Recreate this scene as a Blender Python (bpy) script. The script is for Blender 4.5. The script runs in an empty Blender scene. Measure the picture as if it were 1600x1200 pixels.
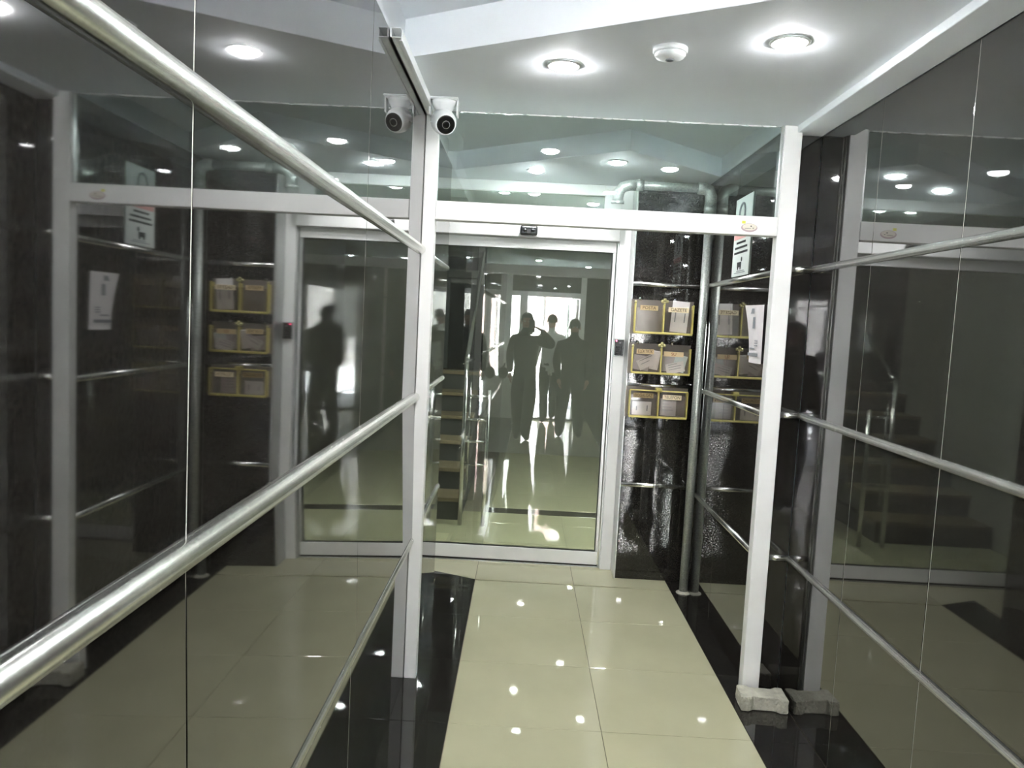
import bpy, bmesh, math, random
from mathutils import Vector, Matrix
random.seed(7)
sc = bpy.context.scene
COL = sc.collection

# ------------------------------------------------------------------ camera
F_PX, CAM_H, ROLL, VPX, VPY = 1200.0, 1.5, 0.052, 819.0, 503.0
v = Vector((VPX - 800, -(VPY - 600), F_PX)).normalized()
ux = Vector((1, -ROLL, -(v.x - ROLL * v.y) / v.z)).normalized()
up = v.cross(ux)
if up.y < 0: up = -up
# rows ux, v, up map camera coordinates (right, up, forward) to the world
cam_right = Vector((ux.x, v.x, up.x)); cam_up = Vector((ux.y, v.y, up.y)); cam_fwd = Vector((ux.z, v.z, up.z))
cd = bpy.data.cameras.new('camera'); cam = bpy.data.objects.new('camera', cd); COL.objects.link(cam)
cd.sensor_fit = 'HORIZONTAL'; cd.sensor_width = 36.0; cd.lens = 36.0 * F_PX / 1600.0
cd.clip_start = 0.005; cd.clip_end = 200
m3 = Matrix((cam_right, cam_up, -cam_fwd)).transposed()
cam.matrix_world = Matrix.Translation((0, 0, CAM_H)) @ m3.to_4x4()
sc.camera = cam

# ------------------------------------------------------------------ world, exposure
w = bpy.data.worlds.new('overcast_sky'); sc.world = w; w.use_nodes = True
bg = w.node_tree.nodes['Background']
bg.inputs[0].default_value = (0.93, 0.97, 1.0, 1); bg.inputs[1].default_value = 9.0
sc.view_settings.view_transform = 'Standard'; sc.view_settings.look = 'None'
sc.view_settings.exposure = 1.2; sc.view_settings.gamma = 1.0
sc.view_settings.use_curve_mapping = False
DOWNLIGHT = 250.0          # radiance of a ceiling downlight's lens
sc.cycles.max_bounces = 14; sc.cycles.glossy_bounces = 8; sc.cycles.transparent_max_bounces = 24
sc.cycles.diffuse_bounces = 5
sc.cycles.sample_clamp_indirect = 60.0; sc.cycles.blur_glossy = 0.5
sd = bpy.data.lights.new('sun', 'SUN'); sd.energy = 320.0; sd.angle = math.radians(.6); sd.color = (.97, .99, 1.0)
so = bpy.data.objects.new('sun', sd); COL.objects.link(so); so.rotation_euler = (math.radians(-34), math.radians(10), 0)   # high sun from over the building: it lights the street, not the hall
pl = bpy.data.lights.new('entrance_portal', 'AREA'); pl.shape = 'RECTANGLE'; pl.size = 1.35; pl.size_y = 2.2
pl.cycles.is_portal = True
po = bpy.data.objects.new('entrance_portal', pl); COL.objects.link(po)
po.location = (0.15, -2.56, 1.1); po.rotation_euler = (math.radians(90), 0, 0)

# ------------------------------------------------------------------ materials
def lin(c): return tuple((x / 12.92 if x <= .04045 else ((x + .055) / 1.055) ** 2.4) for x in c)
def mat(name, col, rough=.5, metal=0., ior=1.5, srgb=True, noise=None, bump=None, emit=None, spec=.5):
    m = bpy.data.materials.new(name); m.use_nodes = True
    nt = m.node_tree; b = nt.nodes['Principled BSDF']
    c = lin(col) if srgb else col
    b.inputs['Base Color'].default_value = (*c, 1); b.inputs['Roughness'].default_value = rough
    b.inputs['Metallic'].default_value = metal; b.inputs['IOR'].default_value = ior
    b.inputs['Specular IOR Level'].default_value = spec
    if noise:            # (scale, amount): soft tone variation
        tc = nt.nodes.new('ShaderNodeTexCoord'); nz = nt.nodes.new('ShaderNodeTexNoise')
        nz.inputs['Scale'].default_value = noise[0]; nz.inputs['Detail'].default_value = 6
        nt.links.new(tc.outputs['Object'], nz.inputs['Vector'])
        rp = nt.nodes.new('ShaderNodeValToRGB')
        rp.color_ramp.elements[0].position = .3; rp.color_ramp.elements[1].position = .7
        a = noise[1]
        rp.color_ramp.elements[0].color = (*[max(0, x * (1 - a)) for x in c], 1)
        rp.color_ramp.elements[1].color = (*[min(1, x * (1 + a)) for x in c], 1)
        nt.links.new(nz.outputs['Fac'], rp.inputs['Fac']); nt.links.new(rp.outputs['Color'], b.inputs['Base Color'])
    if bump:
        tc = nt.nodes.new('ShaderNodeTexCoord'); nz = nt.nodes.new('ShaderNodeTexNoise')
        nz.inputs['Scale'].default_value = bump[0]; nz.inputs['Detail'].default_value = 4
        nt.links.new(tc.outputs['Object'], nz.inputs['Vector'])
        bp = nt.nodes.new('ShaderNodeBump'); bp.inputs['Strength'].default_value = bump[1]; bp.inputs['Distance'].default_value = .01
        nt.links.new(nz.outputs['Fac'], bp.inputs['Height']); nt.links.new(bp.outputs['Normal'], b.inputs['Normal'])
    if emit:
        b.inputs['Emission Color'].default_value = (*emit[0], 1); b.inputs['Emission Strength'].default_value = emit[1]
    return m

def glass_mat(name, tint, refl, dust=0.0, dustcol=(.6, .6, .56), fres=1.0, rough=0.0):
    """pane: see-through tint + mirror layer (Fresnel on top of a coating) + thin dust film"""
    m = bpy.data.materials.new(name); m.use_nodes = True
    nt = m.node_tree; nt.nodes.clear()
    out = nt.nodes.new('ShaderNodeOutputMaterial')
    tr = nt.nodes.new('ShaderNodeBsdfTransparent'); tr.inputs[0].default_value = (*tint, 1)
    gl = nt.nodes.new('ShaderNodeBsdfGlossy'); gl.inputs['Roughness'].default_value = rough
    gl.inputs['Color'].default_value = (.97, 1, .98, 1)
    lw = nt.nodes.new('ShaderNodeFresnel'); lw.inputs['IOR'].default_value = 1.5
    mx = nt.nodes.new('ShaderNodeMath'); mx.operation = 'ADD'; mx.inputs[1].default_value = refl; mx.use_clamp = True
    fm = nt.nodes.new('ShaderNodeMath'); fm.operation = 'MULTIPLY'; fm.inputs[1].default_value = fres
    nt.links.new(lw.outputs[0], fm.inputs[0]); nt.links.new(fm.outputs[0], mx.inputs[0])
    s1 = nt.nodes.new('ShaderNodeMixShader')
    nt.links.new(mx.outputs[0], s1.inputs[0]); nt.links.new(tr.outputs[0], s1.inputs[1]); nt.links.new(gl.outputs[0], s1.inputs[2])
    last = s1
    if dust > 0:
        df = nt.nodes.new('ShaderNodeBsdfDiffuse'); df.inputs[0].default_value = (*dustcol, 1)
        s2 = nt.nodes.new('ShaderNodeMixShader'); s2.inputs[0].default_value = dust
        nt.links.new(s1.outputs[0], s2.inputs[1]); nt.links.new(df.outputs[0], s2.inputs[2]); last = s2
    nt.links.new(last.outputs[0], out.inputs[0])
    return m

def granite_mat(name, ior, rough, dark=(.010, .0095, .0085), light=(.030, .027, .023)):
    m = bpy.data.materials.new(name); m.use_nodes = True
    nt = m.node_tree; b = nt.nodes['Principled BSDF']
    tc = nt.nodes.new('ShaderNodeTexCoord')
    n1 = nt.nodes.new('ShaderNodeTexNoise'); n1.inputs['Scale'].default_value = 160; n1.inputs['Detail'].default_value = 3
    n2 = nt.nodes.new('ShaderNodeTexNoise'); n2.inputs['Scale'].default_value = 7; n2.inputs['Detail'].default_value = 5
    for n in (n1, n2): nt.links.new(tc.outputs['Object'], n.inputs['Vector'])
    mm = nt.nodes.new('ShaderNodeMath'); mm.operation = 'MULTIPLY_ADD'; mm.inputs[1].default_value = .4
    nt.links.new(n2.outputs['Fac'], mm.inputs[0]); nt.links.new(n1.outputs['Fac'], mm.inputs[2])
    rp = nt.nodes.new('ShaderNodeValToRGB')
    rp.color_ramp.elements[0].position = .55; rp.color_ramp.elements[1].position = .92
    rp.color_ramp.elements[0].color = (*dark, 1); rp.color_ramp.elements[1].color = (*light, 1)
    nt.links.new(mm.outputs[0], rp.inputs['Fac']); nt.links.new(rp.outputs['Color'], b.inputs['Base Color'])
    b.inputs['Roughness'].default_value = rough; b.inputs['IOR'].default_value = ior
    return m

M = {}
M['granite'] = granite_mat('black_granite', 2.1, .03)
M['granite_back'] = granite_mat('black_granite_dull', 1.58, .03)
M['granite_floor'] = granite_mat('black_granite_floor', 1.6, .03)
M['grout_dark'] = mat('floor_grout', (.44, .42, .36), .9)
M['grout_pale'] = mat('pale_grout', (.52, .50, .44), .9)
M['joint_pale'] = mat('pale_joint_filler', (.86, .86, .82), .7)
M['cream'] = mat('cream_porcelain', (.735, .725, .605), .03, ior=1.55, noise=(3.0, .05))
M['paint'] = mat('white_ceiling_paint', (.89, .905, .92), .75, noise=(2.0, .03), bump=(60, .05))
M['alu'] = mat('white_powder_coated_aluminium', (.91, .91, .90), .38, noise=(9, .02))
M['alu_grey'] = mat('satin_aluminium', (.75, .76, .75), .3, metal=.8)
M['chrome'] = mat('polished_chrome_strip', (.90, .90, .88), .27, metal=1., bump=(14, .12))
M['chrome_rail'] = mat('polished_steel_tube', (.80, .80, .80), .12, metal=1.)
M['plaster'] = mat('lobby_plaster', (.60, .60, .57), .85, noise=(1.5, .04))
M['glass_door'] = glass_mat('tinted_door_glass', (.62, .66, .62), .045, .02)
M['glass_clear'] = glass_mat('clear_green_glass', (.87, .93, .92), .03, .012)
M['glass_entry'] = glass_mat('entrance_glass', (.9, .93, .92), .01)
M['seal'] = mat('white_silicone', (.92, .92, .92), .6)
M['rubber'] = mat('black_rubber_gasket', (.07, .07, .07), .6)
M['galv'] = mat('galvanised_steel_pipe', (.66, .68, .66), .42, metal=.55, noise=(120, .28))
M['plastic'] = mat('white_plastic', (.90, .91, .91), .35)
M['plastic_black'] = mat('black_plastic', (.06, .065, .065), .25)
M['lens'] = mat('dark_lens_glass', (.03, .035, .035), .05, ior=1.7)
M['led'] = mat('red_led', (.9, .2, .3), .4, emit=((1, .12, .25), 3.0))
M['acrylic_clear'] = glass_mat('clear_acrylic', (.93, .91, .89), .0, .05, (.6, .56, .52), .3, .08)
M['acrylic'] = glass_mat('smoky_acrylic', (.80, .74, .70), .0, .42, (.40, .36, .33), .4, .12)
M['gold'] = mat('yellow_gold_trim', (.78, .73, .42), .35, metal=.25)
M['brass'] = mat('pale_brass_knob', (.86, .83, .62), .25, metal=.5)
M['tan'] = mat('tan_label_card', (.80, .70, .54), .6)
M['tan_dark'] = mat('dark_tan_label_card', (.60, .52, .36), .6)
M['label_cream'] = mat('cream_label_card', (.95, .88, .74), .6)
M['ink'] = mat('dark_brown_ink', (.25, .17, .07), .7)
M['ink_red'] = mat('red_brown_ink', (.50, .20, .10), .7)
M['ink_grey'] = mat('grey_print', (.52, .53, .55), .8)
M['ink_black'] = mat('black_print', (.16, .17, .17), .8)
M['paper'] = mat('white_paper', (.90, .88, .88), .8)
M['paper_blue'] = mat('pale_blue_paper', (.82, .87, .88), .8)
M['paper_grey'] = mat('greyish_paper', (.74, .71, .71), .8)
M['sign'] = mat('pale_sign_board', (.84, .87, .85), .5)
M['pink'] = mat('faded_pink_print', (.86, .64, .62), .7)
M['stk_y'] = mat('yellow_sticker', (.88, .88, .35), .6)
M['stk_o'] = mat('oval_sticker', (.86, .84, .78), .6)
M['stk_p'] = mat('mauve_sticker_edge', (.70, .62, .63), .6)
M['concrete'] = mat('rough_concrete', (.74, .73, .67), .95, noise=(30, .16), bump=(90, .8))
M['lamp'] = mat('downlight_lens', (1, 1, 1), .5, emit=((.98, .99, 1), DOWNLIGHT))
M['lobby_fill'] = mat('lobby_fill_emitter', (1, 1, 1), .5, emit=((1, .985, .96), 58.0))  # glow of the added fill panel in the lobby
M['asphalt'] = mat('pavement_stone', (.80, .805, .82), .9, noise=(6, .12))
M['facade'] = mat('grey_facade_plaster', (.52, .51, .50), .9, noise=(2, .05))
M['pinkwall'] = mat('pink_render', (.47, .40, .38), .9, noise=(3, .06))
M['iron'] = mat('dark_ironwork', (.18, .18, .17), .6)
M['bark'] = mat('dark_frame', (.30, .30, .29), .5)
M['stone'] = mat('beige_stair_stone', (.50, .45, .36), .4, noise=(10, .08))
M['skin'] = mat('skin', (.72, .53, .43), .55)
M['hair'] = mat('dark_hair', (.10, .085, .075), .6, noise=(60, .3))
M['jacket'] = mat('dark_navy_cloth', (.13, .14, .16), .85, noise=(30, .15))
M['trouser'] = mat('black_trouser_cloth', (.10, .10, .11), .85, noise=(30, .15))
M['shoe'] = mat('black_shoe_leather', (.05, .05, .05), .4)
M['shirt'] = mat('pale_shirt_cloth', (.84, .85, .84), .85, noise=(25, .06))
M['coat'] = mat('dark_brown_coat', (.16, .15, .13), .9, noise=(30, .15))
M['greytrouser'] = mat('grey_trouser_cloth', (.20, .21, .22), .85)

# ------------------------------------------------------------------ mesh helpers
def link(name, me, m, parent=None):
    o = bpy.data.objects.new(name, me); COL.objects.link(o)
    if m is not None:
        for x in (m if isinstance(m, (list, tuple)) else [m]): me.materials.append(x)
    if parent is not None: o.parent = parent
    return o
class MB:
    def __init__(s): s.bm = bmesh.new()
    def box(s, a, b, bev=0, seg=1, rot=None, mi=0):
        t = bmesh.new(); bmesh.ops.create_cube(t, size=1)
        c = [(a[i] + b[i]) / 2 for i in range(3)]; d = [abs(b[i] - a[i]) for i in range(3)]
        bmesh.ops.scale(t, vec=d, verts=t.verts)
        if bev > 0: bmesh.ops.bevel(t, geom=t.edges[:], offset=bev, segments=seg, affect='EDGES', profile=.5)
        mx = Matrix.Translation(c)
        if rot is not None: mx = mx @ rot.to_4x4()
        bmesh.ops.transform(t, matrix=mx, verts=t.verts); s._merge(t, mi); return s
    def cyl(s, p, q, r, n=16, r2=None, mi=0, smooth=True):
        p = Vector(p); q = Vector(q); d = q - p
        t = bmesh.new(); bmesh.ops.create_cone(t, cap_ends=True, segments=n, radius1=r, radius2=r if r2 is None else r2, depth=d.length)
        rot = Vector((0, 0, 1)).rotation_difference(d.normalized()).to_matrix().to_4x4()
        bmesh.ops.transform(t, matrix=Matrix.Translation((p + q) / 2) @ rot, verts=t.verts)
        if smooth:
            for f in t.faces: f.smooth = len(f.verts) == 4
        s._merge(t, mi); return s
    def sphere(s, c, r, n=16, sc_=(1, 1, 1), mi=0):
        t = bmesh.new(); bmesh.ops.create_uvsphere(t, u_segments=n, v_segments=max(6, n // 2), radius=r)
        bmesh.ops.scale(t, vec=sc_, verts=t.verts); bmesh.ops.translate(t, vec=c, verts=t.verts)
        for f in t.faces: f.smooth = True
        s._merge(t, mi); return s
    def lathe(s, prof, c=(0, 0, 0), axis=(0, 0, 1), n=24, mi=0):
        """prof: list of (radius, height) along axis"""
        t = bmesh.new(); rings = []
        for r, h in prof:
            rings.append([t.verts.new((max(r, 1e-5) * math.cos(2 * math.pi * k / n), max(r, 1e-5) * math.sin(2 * math.pi * k / n), h)) for k in range(n)])
        for a, b in zip(rings, rings[1:]):
            for k in range(n):
                f = t.faces.new((a[k], a[(k + 1) % n], b[(k + 1) % n], b[k])); f.smooth = True
        t.faces.new(rings[0][::-1]); t.faces.new(rings[-1])
        rot = Vector((0, 0, 1)).rotation_difference(Vector(axis).normalized()).to_matrix().to_4x4()
        bmesh.ops.transform(t, matrix=Matrix.Translation(c) @ rot, verts=t.verts); s._merge(t, mi); return s
    def tube(s, pts, r, n=12, mi=0):
        t = bmesh.new(); rings = []; pts = [Vector(p) for p in pts]
        for i, p in enumerate(pts):
            d = (pts[min(i + 1, len(pts) - 1)] - pts[max(i - 1, 0)]).normalized()
            q = Vector((0, 0, 1)).rotation_difference(d).to_matrix()
            rings.append([t.verts.new(p + q @ Vector((r * math.cos(2 * math.pi * k / n), r * math.sin(2 * math.pi * k / n), 0))) for k in range(n)])
        for a, b in zip(rings, rings[1:]):
            best = min(range(n), key=lambda o_: sum((a[k].co - b[(k + o_) % n].co).length for k in range(n)))
            for k in range(n):
                f = t.faces.new((a[k], a[(k + 1) % n], b[(k + 1 + best) % n], b[(k + best) % n])); f.smooth = True
        t.faces.new(rings[0][::-1]); t.faces.new(rings[-1])
        bmesh.ops.recalc_face_normals(t, faces=t.faces); s._merge(t, mi); return s
    def prism(s, poly, z0, z1, mi=0, bev=0):
        t = bmesh.new()
        a = [t.verts.new((p[0], p[1], z0)) for p in poly]; b = [t.verts.new((p[0], p[1], z1)) for p in poly]
        t.faces.new(a[::-1]); t.faces.new(b); n = len(poly)
        for i in range(n): t.faces.new((a[i], a[(i + 1) % n], b[(i + 1) % n], b[i]))
        bmesh.ops.recalc_face_normals(t, faces=t.faces)
        if bev > 0: bmesh.ops.bevel(t, geom=t.edges[:], offset=bev, segments=2, affect='EDGES', profile=.5)
        s._merge(t, mi); return s
    def _merge(s, t, mi):
        for f in t.faces: f.material_index = mi
        me = bpy.data.meshes.new('t'); t.to_mesh(me); t.free(); s.bm.from_mesh(me); bpy.data.meshes.remove(me)
    def xf(s, mx): bmesh.ops.transform(s.bm, matrix=mx, verts=s.bm.verts); return s
    def build(s, name, m, parent=None):
        me = bpy.data.meshes.new(name); s.bm.to_mesh(me); s.bm.free()
        return link(name, me, m, parent)
def thing(name, label, cat, loc=(0, 0, 0), group=None, rz=0):
    o = bpy.data.objects.new(name, None); COL.objects.link(o); o.location = loc; o.rotation_euler = (0, 0, rz)
    o.empty_display_size = .1
    return tag(o, label, cat, group)
def tag(o, label, cat, group=None):
    o['label'] = label; o['category'] = cat
    if group: o['group'] = group
    return o
def struct(o): o['kind'] = 'structure'; return o
def text_mesh(txt, size, depth=.0006):
    cu = bpy.data.curves.new('lettering', 'FONT'); cu.body = txt; cu.size = size; cu.extrude = depth
    cu.align_x = 'CENTER'; cu.align_y = 'CENTER'; cu.resolution_u = 3
    o = bpy.data.objects.new('lettering', cu); COL.objects.link(o)
    bpy.context.view_layer.update()
    me = bpy.data.meshes.new_from_object(o.evaluated_get(bpy.context.evaluated_depsgraph_get()))
    bpy.data.objects.remove(o); bpy.data.curves.remove(cu); return me

# ------------------------------------------------------------------ key dimensions (metres; camera at x=0, y=0)
XL, XR, XN = -.425, 1.022, 1.138          # left wall, vestibule right wall, corridor right wall
YP, YLE, YF, YD, YE = 3.10, 4.13, 4.50, 4.65, -2.45   # partition, left wall end, mailbox wall, door frame, entrance
ROWS = [0.0, .585, 1.177, 1.765, 2.31]
ZS, ZS2, ZC = 2.315, 2.335, 2.435

# ------------------------------------------------------------------ floor: tiles as pieces
f = MB(); f.box((-1.3, YE - .1, -.06), (1.25, 9.2, -.006)); floor = struct(f.build('floor', M['grout_dark']))
G = .0010
tile_cache = {}
def tile(name, x0, x1, y0, y1, m, parent, z=0.0):
    key = (name, round(x1 - x0, 3), round(y1 - y0, 3))
    if key not in tile_cache:
        b = MB(); dx, dy = (x1 - x0) / 2 - G, (y1 - y0) / 2 - G
        b.box((-dx, -dy, -.006), (dx, dy, 0), .0008)
        me = bpy.data.meshes.new(name); b.bm.to_mesh(me); b.bm.free(); me.materials.append(m); tile_cache[key] = me
    o = bpy.data.objects.new(name, tile_cache[key]); COL.objects.link(o); o.parent = parent
    o.location = ((x0 + x1) / 2, (y0 + y1) / 2, z); return o
ys = [YE] + [2.742 + .53 * k for k in range(-9, 4)] + [4.345]
for y0, y1 in zip(ys, ys[1:]):
    if y1 - y0 < .02: continue
    tile('cream_tile', -.206, .365, y0, y1, M['cream'], floor)
    tile('cream_tile', .365, .922, y0, y1, M['cream'], floor)
    tile('black_tile', .922, XN, y0, y1, M['granite_floor'], floor)
    if y1 < 4.34: tile('black_tile', XL - .01, -.206, y0, y1, M['granite_floor'], floor)
b = MB(); b.prism([(XL - .03, 4.332), (-.2075, 4.332), (-.2075, 4.345), (XL - .03, 4.455)], -.006, 0); b.build('black_tile', M['granite_floor'], floor)
b = MB(); b.prism([(-1.0, 4.62), (-.2075, 4.62), (-.2075, 4.349), (-.46, 4.46), (-1.0, 4.46)], -.006, 0); b.build('cream_tile', M['cream'], floor)
b = MB(); b.prism([(-1.0, 4.135), (XL - .033, 4.135), (XL - .033, 4.457), (-1.0, 4.457)], -.006, 0); b.build('cream_tile', M['cream'], floor)
for x0, x1 in ((-.206, .365), (.365, .922)): tile('cream_tile', x0, x1, 4.345, 4.62, M['cream'], floor)
tile('black_tile', .922, XR + .05, 4.345, 4.62, M['granite_floor'], floor)
# beyond the sliding door
ys = [4.62, 5.12, 5.62, 5.92]
for y0, y1 in zip(ys, ys[1:]):
    for x0, x1 in ((-1.25, -.77), (-.77, -.206), (-.206, .365), (.365, .922), (.922, 1.2)): tile('cream_tile', x0, x1, y0, y1, M['cream'], floor)
for x0, x1 in ((-.206, .365), (.365, .922), (.922, 1.2)): tile('black_tile', x0, x1, 5.92, 6.08, M['granite_floor'], floor)
for y0, y1 in ((6.08, 6.6), (6.6, 7.12), (7.12, 7.64), (7.64, 8.16), (8.16, 8.7)):
    for x0, x1 in ((-.206, .365), (.365, .922), (.922, 1.2)): tile('cream_tile', x0, x1, y0, y1, M['cream'], floor)

# ------------------------------------------------------------------ granite walls: panels as pieces, chrome strips over the joints
def panel_x(parent, x, side, y0, y1, z0, z1, lean=0.0, yaw=0.0):
    """panel on a plane of constant x; side=+1: the face looks towards +x"""
    g = .0014; th = .02
    b = MB(); b.box((-th, -(y1 - y0) / 2 + g, 0), (0, (y1 - y0) / 2 - g, (z1 - z0) - 2 * g), .0008)
    if side < 0: b.xf(Matrix.Scale(-1, 4, (1, 0, 0))); bmesh.ops.reverse_faces(b.bm, faces=b.bm.faces)
    o = b.build('granite_panel', M['granite'], parent)
    h = z1 - z0
    o.location = (x + side * h * math.sin(abs(lean)), (y0 + y1) / 2, z0 + g)
    o.rotation_euler = (0, -side * lean, yaw)   # leaning panels face slightly upwards
    return o
def strip(parent, pts, r=.0185, deep=.012, name='chrome_strip'):
    """half-round strip along a horizontal polyline of (x, y, nx, ny) segment: p, q, outward normal"""
    p, q, nrm = Vector(pts[0]), Vector(pts[1]), Vector(pts[2])
    t = bmesh.new(); rings = []
    for e in (p, q):
        ring = []
        for k in range(9):
            a = math.pi * k / 8
            ring.append(t.verts.new(e + nrm * (deep * math.sin(a)) + Vector((0, 0, -r * math.cos(a)))))
        rings.append(ring)
    for k in range(8):
        fc = t.faces.new((rings[0][k], rings[0][k + 1], rings[1][k + 1], rings[1][k])); fc.smooth = True
    t.faces.new(rings[0][::-1]); t.faces.new(rings[1]); t.faces.new((rings[0][0], rings[1][0], rings[1][-1], rings[0][-1]))
    bmesh.ops.recalc_face_normals(t, faces=t.faces)
    me = bpy.data.meshes.new(name); t.to_mesh(me); t.free()
    return link(name, me, M['chrome'], parent)

# left wall
b = MB(); b.box((-.62, YE - .1, 0), (XL - .021, YLE - .002, ZC)); b.box((XL - .021, YE - .1, 2.312), (XL, 3.10, ZC))
wall_left = struct(b.build('wall_left', M['paint']))
b = MB(); b.box((XL - .0205, YE, .002), (XL - .0006, YLE - .004, 2.309)); b.build('joint_filler', M['joint_pale'], wall_left)
yj = [YE, -1.13, -.08, .975, 2.03, 3.08, YLE]
rng = random.Random(3)
for r in range(4):
    for y0, y1 in zip(yj, yj[1:]):
        far = y0 >= 3.0
        lean = 0.0
        if r == 1 and not far: lean = math.radians(1.2)
        pass
        panel_x(wall_left, XL, 1, y0, y1, ROWS[r], ROWS[r + 1], lean, 0 if far else math.radians(rng.uniform(-.06, .06)))
b = MB(); b.box((-.62, YLE - .002, 0), (XL, YLE + .018, 2.31), .0008); b.build('granite_panel', M['granite'], wall_left)
for z, rr in ((ROWS[1], .018), (ROWS[2], .019), (ROWS[3], .019)):
    strip(wall_left, ((XL, YE, z), (XL, YP - .032, z), (1, 0, 0)), rr, .021)
    strip(wall_left, ((XL, YP + .03, z), (XL, YLE, z), (1, 0, 0)), .013, .012)
# right wall: corridor part, step, vestibule part
b = MB(); b.box((XN + .021, YE - .1, 0), (1.32, YP + .04, ZC)); b.box((XR + .021, YP + .04, 0), (1.32, 4.52, ZC))
b.box((XR, YP + .06, ZS2 + .002), (XR + .021, 4.5, ZC)); b.box((1.06, YP + .035, 2.312), (1.2, YP + .06, ZC))
wall_right = struct(b.build('wall_right', M['paint']))
b = MB(); b.box((XN + .0012, YE, .002), (XN + .0205, YP + .015, 2.285)); b.box((XR + .004, YP + .055, .002), (XR + .0205, 4.49, 2.33)); b.build('joint_filler', M['joint_pale'], wall_right)
yj = [3.117 - .5275 * k for k in range(0, 11)][::-1]
for r in range(4):
    zt = ROWS[r + 1] if r < 3 else 2.288
    for y0, y1 in zip(yj, yj[1:]):
        panel_x(wall_right, XN, -1, y0, y1, ROWS[r], zt, 0, math.radians(rng.uniform(-.04, .04)))
    zt = ROWS[r + 1] if r < 3 else ZS2
    for y0, y1 in ((YP + .055, 3.85), (3.85, YF)): panel_x(wall_right, XR, -1, y0, y1, ROWS[r], zt)
    b = MB(); b.box((1.052, YP + .018, ROWS[r] + .0014), (XN - .001, YP + .038, zt - .0014 if r < 3 else 2.288), .0008); b.build('granite_panel', M['granite'], wall_right)
for z in ROWS[1:4]:
    strip(wall_right, ((XN, YE, z), (XN, YP + .008, z), (-1, 0, 0)), .014, .013)
    strip(wall_right, ((1.058, YP + .018, z), (XN - .002, YP + .018, z), (0, -1, 0)), .014, .013)
    strip(wall_right, ((XR, YP + .06, z - .012), (XR, YF - .002, z - .012), (-1, 0, 0)), .014, .012)
b = MB(); b.box((1.0525, YP + .012, .0), (1.0565, YP + .018, 2.30)); b.build('corner_bead', M['chrome'], wall_right)
# mailbox wall beside the door
b = MB(); b.box((.632, YF + .021, 0), (1.32, YD + .20, ZC)); wall_back = struct(b.build('wall_back', M['paint']))
for r in range(4):
    zt = ROWS[r + 1] - .012 if r < 3 else ZS2
    z0 = ROWS[r] - (.012 if r else 0)
    b = MB(); b.box((.622, YF, z0 + .0014), (XR, YF + .02, zt - .0014), .0008); b.build('granite_panel', M['granite_back'], wall_back)
    if r: strip(wall_back, ((.623, YF, z0), (XR - .012, YF, z0), (0, -1, 0)), .014, .012)
b = MB(); b.box((.613, YF - .004, 0), (.6215, YF + .15, 2.33), .001); b.build('corner_bead', M['alu_grey'], wall_back)
# recess behind the end of the left wall
b = MB(); b.box((-1.3, 3.9, 0), (-1.0, 4.85, ZC)); b.box((-1.0, 3.9, 0), (-.62, YLE, ZC)); struct(b.build('wall_recess', M['paint']))

# ------------------------------------------------------------------ ceiling with stepped soffits
b = MB(); b.box((-1.3, YE - .1, ZC), (1.32, 9.2, ZC + .08)); ceiling = struct(b.build('ceiling', M['paint']))
b = MB(); b.prism([(XL, 2.511), (XN, 1.64), (XN, YP + .03), (XL, YP + .03)], ZS, ZC + .01, bev=.002); b.build('soffit', M['paint'], ceiling)
b = MB(); b.prism([(XL - .3, 4.62), (XL - .3, 4.41), (XL, 4.40), (.46, 3.727), (XR, 4.25), (XR, YF), (.62, YF), (.62, YD + .02), (XL - .3, YD + .02)], ZS2, ZC + .01, bev=.002)
b.build('soffit', M['paint'], ceiling)
b = MB(); b.prism([(XL, .15), (.35, -.55), (XN, -.05), (XN, YE), (XL, YE)], ZS, ZC + .01, bev=.002); b.build('soffit', M['paint'], ceiling)
b = MB(); b.box((1.026, YE, 2.289), (XN + .001, YP + .018, ZC), .002); b.build('cornice', M['paint'], ceiling)

# ------------------------------------------------------------------ white aluminium glass screen at the front
scr = thing('glass_screen', 'white aluminium screen spanning the corridor with a glass pane over its open passage', 'screen', (.3, YP, 0))
S = lambda mb, n, m, p=scr: (mb.xf(Matrix.Translation((-.3, -YP, 0))), mb.build(n, m, p))[1]
b = MB(); b.box((XL + .001, YP - .022, 0), (-.374, YP + .03, ZS - .001), .002); post_l = S(b, 'post', M['alu'])
b = MB(); b.box((.977, YP - .022, 0), (1.046, YP + .03, ZS - .001), .002); post_r = S(b, 'post', M['alu'])
b = MB(); b.box((1.0462, YP - .004, 0), (1.052, YP + .03, ZS - .001), .001); S(b, 'edge_bead', M['alu_grey'])
b = MB(); b.box((-.3738, YP - .024, 1.886), (.9768, YP + .03, 1.960), .002); S(b, 'rail', M['alu'])
b = MB(); b.box((-.3738, YP + .008, 1.9602), (.9768, YP + .014, ZS - .002)); S(b, 'glass_pane', M['glass_clear'])
b = MB(); b.box((.969, YP - .012, 1.9602), (.9768, YP + .006, ZS - .001), .001); S(b, 'glazing_bead', M['alu_grey'])
b = MB()
for i in range(40):
    x0 = -.27 + i * .031
    rr = random.uniform(.0022, .0045)
    b.sphere((x0 + random.uniform(-.01, .01), YP + .004, ZS - .0015), rr, 8, (5.5, 1, 1))
S(b, 'silicone_seam', M['seal'])
stk = thing('sticker', 'small worn oval sticker with a yellow tab on the white rail of the screen', 'sticker', (.865, YP - .0243, 1.916))
b = MB(); b.lathe([(.032, 0), (.032, .0008)], (0, 0, -.004), (0, -1, 0), 28); b.xf(Matrix.Scale(.52, 4, (0, 0, 1))); b.build('oval_base', M['stk_p'], stk)
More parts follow.
